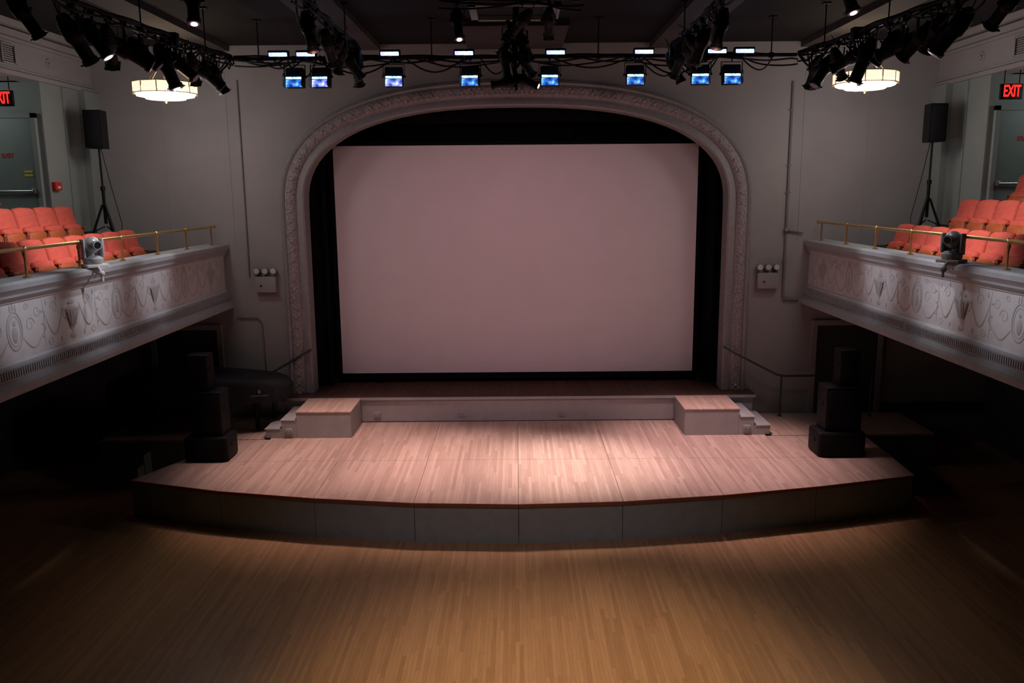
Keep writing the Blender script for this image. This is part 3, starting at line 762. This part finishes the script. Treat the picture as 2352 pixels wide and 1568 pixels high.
def put(loc, aim, glow=None, sc=1):
    global used
    o = spot0 if not used else clone(spot0); used = True
    o.location = loc; d = Vector(aim)
    o.rotation_euler = (0, 0, math.atan2(d.y, d.x)-math.pi/2)
    o.scale = (sc, sc, sc)
    dl = Matrix.Rotation(-o.rotation_euler.z, 3, 'Z') @ d
    h_ = [c for c in o.children if c.name.startswith('housing')][0]
    h_.rotation_euler = dl.to_track_quat('-Z', 'Y').to_euler()
    if glow:
        if glow not in smallens:
            mb = MB().cyl((0, 0, -.378), (0, 0, -.384), .048 if glow == 'glow' else .03, seg=16)
            tmp = mb.obj('tmp', M[glow], h_); smallens[glow] = tmp.data; bpy.data.objects.remove(tmp)
        g_ = bpy.data.objects.new('lamp_glow', smallens[glow]); COL.objects.link(g_); g_.parent = h_
        g_['label'] = 'lit lamp glowing in the barrel'
    return o
def jit(a, k=.3): return (a[0]+rj.uniform(-k, k), a[1]+rj.uniform(-k, k), a[2]+rj.uniform(-.1, .1))
for sg in (-1, 1):
    P = SP[sg]
    for (y, aim, glow, sc) in ((9.5, (-.5, .5, -.8), None, .9), (9.85, (-.3, .2, -.9), None, .75), (10.15, (-.1, .6, -.6), None, .85), (10.5, (-.9, .4, -.5), None, .9), (10.85, (-.45, .35, -.8), None, .75),
                           (11.4, (-.35, .02, -.9), 'glow', .95), (11.75, (-.7, .3, -.6), None, .8), (12.15, (.2, .3, -.8), None, .75), (12.5, (-.5, .15, -.8), None, .85), (12.85, (-.25, .3, -.9), None, .8)):
        q = lerp_path(P, y); aj = (aim[0]*sg, aim[1], aim[2])
        put(q-Vector((0, 0, .05)), aj if glow else jit(aj), glow, sc)
    for (y, aim, glow, sc) in ((10.2, (-.2, -.1, -.95), 'orange', .75), (11.2, (.0, .5, -.7), None, .8), (11.65, (.4, .3, -.5), None, .7), (12.05, (.3, .5, -.8), None, .75), (12.6, (-.3, .4, -.8), None, .8), (13.15, (.2, .2, -1), None, .8)):
        aj = (aim[0]*sg, aim[1], aim[2])
        put((sg*XL, y, 7.1), aj if glow else jit(aj), glow, sc)
    for (xx, aim) in ((5.3, (-.4, .6, -.7)), (5.75, (-.1, .6, -.4)), (6.2, (-.7, .5, -.5))):
        put((sg*xx, 9.43-(xx-5.0)*.14, 7.16), jit((aim[0]*sg, aim[1], aim[2])), None, .8)
put((-.75, 11.4, 7.38), (.1, -.35, -.9), 'glow', .7); put((.45, 11.4, 7.38), (0, .6, -.6), None, .7); put((.1, 11.4, 7.38), (-.5, .4, -.5), None, .7)
for (z, a, aim, glow, sc) in ((7.30, -.10, (-.35, .5, -.7), None, .7), (7.25, .12, (.4, .3, -.8), None, .7), (7.02, -.14, (.1, .3, -.9), None, .7), (6.98, .14, (.4, .4, -.6), None, .65), (6.68, -.12, (-.9, .2, -.10), None, .6), (6.72, .12, (.85, -.15, -.35), 'glow', .62)):
    put((a, 12.3, z), aim, glow, sc)
for (x, y, aim, glow) in ((-3.75, 10.2, (.1, -.3, -.9), 'glow'), (3.75, 9.9, (.2, -.3, -.9), 'glow')):
    put((x, y, 7.44), aim, glow, .8)
pipe([(-4.0, 10.2, 7.46), (-3.4, 10.2, 7.46)], 'short black pipe stub holding one spotlight', [(-3.9, 10.2, 7.46)])
pipe([(3.4, 9.9, 7.46), (4.0, 9.9, 7.46)], 'short black pipe stub holding one spotlight', [(3.9, 9.9, 7.46)])

for (x, y, z, w_, hh) in ((0, 12.38, 7.15, .22, .30), (-2.42, 12.95, 7.0, .2, .22), (2.42, 12.95, 7.0, .2, .22), (-4.6, 11.6, 7.0, .16, .16), (4.6, 11.6, 7.0, .16, .16)):
    jb = thing('junction_box', 'black cable junction box strapped to a lighting pipe', 'junction box', (x, y+.05, z), group='rig junction boxes')
    MB().box((0, 0, 0), (w_, .12, hh), bevel=.01).obj('housing', M['black'], jb)
    t = MB()
    for k in range(4):
        xx = -w_*.35+k*w_*.23
        t.tube([(xx, -.04, -hh/2), (xx+.02, -.06, -hh/2-.10), (xx*.4, -.05, -hh/2-.16-.04*k), (xx*.3+.06*(k-1.5), -.02, -hh/2-.05)], .010, 6)
    t.obj('cable', M['black'], jb)

# LED wash lights
def make_led():
    o = thing('led_wash_light', 'black LED wash light with glowing cyan strip and blue glass', 'stage light', (0, 0, 0), group='LED wash lights')
    t = MB(); t.box((0, 0, 0), (.05, .07, .08), bevel=.01); t.cyl((0, 0, -.03), (0, 0, -.10), .01); t.box((0, 0, -.10), (.33, .035, .008))
    for a in (-1, 1): t.box((a*.165, 0, -.20), (.008, .035, .20)); t.cyl((a*.145, 0, -.28), (a*.185, 0, -.28), .02)
    t.obj('yoke', M['black'], o)
    R = Euler((rad(-10), 0, 0))
    t = MB(); t.box((0, .03, -.29), (.28, .15, .29), rot=R, bevel=.015)
    for k in range(6): t.box((-.11+k*.044, .12, -.27), (.012, .04, .2), rot=R)
    for a in (-1, 1): t.box((a*.145, -.10, -.34), (.006, .10, .20), rot=R)
    t.obj('housing', M['black'], o)
    MB().box((0, -.070, -.300), (.25, .016, .032), rot=R, bevel=.003).obj('led_strip', M['ledw'], o)
    MB().box((0, -.064, -.380), (.26, .016, .11), rot=R, bevel=.003).obj('blue_lens', M['ledb'], o)
    return o
def make_strip():
    o = thing('led_strip_light', 'slim LED strip light glowing cyan white on the pipe', 'stage light', (0, 0, 0), group='LED strip lights')
    MB().box((0, 0, .06), (.32, .09, .10), bevel=.012).obj('housing', M['black'], o)
    MB().box((0, -.05, .045), (.28, .02, .055), bevel=.006).obj('led_strip', M['ledw'], o)
    MB().box((-.10, -.054, .045), (.06, .02, .05), bevel=.006).obj('violet_led', M['ledv'], o)
    MB().box((0, 0, -.0), (.05, .08, .04), bevel=.005).obj('clamp', M['black'], o)
    return o
led0 = make_led(); st0 = make_strip()
violet = None
for i, (xa, xb) in enumerate(zip((-3.67, -3.24, -1.94, -.79, .63, 2.0, 3.13, 3.56), (-3.45, -3.04, -1.9, -.7, .54, 1.88, 2.9, 3.39))):
    a = st0 if i == 0 else clone(st0); b = led0 if i == 0 else clone(led0)
    a.location = (xa, 13.44, ZP+.0); b.location = (xb, 13.5, ZP-.0)
    b.rotation_euler = (0, 0, (random.random()-.5)*.3)
    if i in (1, 2):
        for k in b.children:
            if k.name.startswith('blue_lens'):
                if violet is None: violet = k.data.copy(); violet.materials[0] = M['ledp']
                k.data = violet; k.name = 'violet_lens'
        b['label'] = 'black LED wash light with glowing cyan strip and violet glass'

for (a, b, sag) in (((-3.0, 13.5, 7.0), (-1.9, 13.5, 7.0), .22), ((-1.7, 13.5, 7), (-.8, 13.5, 7), .2), ((.6, 13.5, 7), (1.8, 13.5, 7), .15), ((2.0, 13.5, 7), (3.0, 13.5, 7), .25), ((-4.4, 13.4, 7.0), (-4.55, 12, 7.0), .3), ((4.4, 13.4, 7.0), (4.55, 12, 7.0), .3)):
    a, b = Vector(a), Vector(b)
    MB().tube([a.lerp(b, i/12)+Vector((0, 0, -sag*math.sin(math.pi*i/12))) for i in range(13)], .014, 6).obj('cable', M['black'], label='sagging black cable draped between lighting fixtures', category='cable', group='rig cables')

# ------------------------------------------------------------------ lights
def spot(loc, tgt, power, col, angle, blend=.6, size=.1):
    l = bpy.data.lights.new('spot_lamp', 'SPOT'); l.energy = power; l.color = col; l.spot_size = rad(angle); l.spot_blend = blend; l.shadow_soft_size = size
    o = bpy.data.objects.new('spot_lamp', l); COL.objects.link(o); o.location = loc
    o.rotation_euler = (Vector(tgt)-Vector(loc)).to_track_quat('-Z', 'Y').to_euler()
    return o
def point(loc, power, col, size=.15):
    l = bpy.data.lights.new('point_lamp', 'POINT'); l.energy = power; l.color = col; l.shadow_soft_size = size
    o = bpy.data.objects.new('point_lamp', l); COL.objects.link(o); o.location = loc
PINK = (1, .66, .65)
# platform wash
spot((1.1, 13.0, 6.4), (1.0, 12.75, .6), 1600, (1, .79, .75), 39, 1, .2)
spot((-.4, 13.2, 6.3), (-.5, 12.8, .6), 1200, (1, .70, .68), 48, 1, .2)
spot((-3.0, 13.4, 6.3), (-2.9, 13.3, .6), 1050, PINK, 56, 1, .2)
spot((3.0, 13.4, 6.3), (3.2, 13.3, .6), 1250, (1, .67, .73), 56, 1, .2)
# screen wash
spot((-2.2, 9.2, 6.5), (-1.0, 16.6, 3.3), 350, (1, .52, .62), 60, .9, .25)
spot((2.2, 9.2, 6.5), (1.0, 16.6, 3.3), 310, (1, .52, .62), 60, .9, .25)
# warm hall light on floor and added fill, no fixture, for the platform front
spot((0.5, 6.4, 7.3), (.5, 7.0, 0), 1350, (1, .72, .46), 56, 1, .3)
spot((0, 3.0, 7.1), (0, 10.4, .2), 520, (.92, .72, .90), 44, 1, .3)
# balcony seats and fronts
for sg in (-1, 1):
    spot((sg*4.0, 10.6, 6.4), (sg*7.0, 12.1, 4.2), 600, (1, .90, .86), 46, 1, .1)
    for yy, pw in ((9.2, 260), (10.9, 230), (12.6, 210)):
        spot((sg*2.6, yy, 6.1), (sg*5.6, yy+.1, 3.85), pw, (.93, .94, 1), 25, 1, .08)
    spot((sg*4.2, 10.8, 6.4), (sg*5.6, 10.7, 4.0), 120, (1, .96, .96), 28, 1, .06)
    point((sg*5.62, 13.8, 6.2), 38, (1, .91, .84), .25)
    point((sg*9.2, 12.9, 6.4), 16, (.88, 1, .94), .2)
    point((sg*5.0, 12.9, 5.4), 18, (1, .96, 1), .3)

w_ = bpy.data.worlds.new('world'); scene.world = w_; w_.use_nodes = True
w_.node_tree.nodes['Background'].inputs['Color'].default_value = (.01, .01, .012, 1)

# ------------------------------------------------------------------ camera
cam = bpy.data.cameras.new('camera'); cam.sensor_width = 36; cam.lens = 1900/2352*36
cam.shift_x = -12/2352
co = bpy.data.objects.new('camera', cam); COL.objects.link(co)
co.matrix_world = Matrix.Translation((0, 0, 4.95)) @ Matrix.Rotation(rad(79.74), 4, 'X') @ Matrix.Rotation(rad(-.45), 4, 'Z')
scene.camera = co
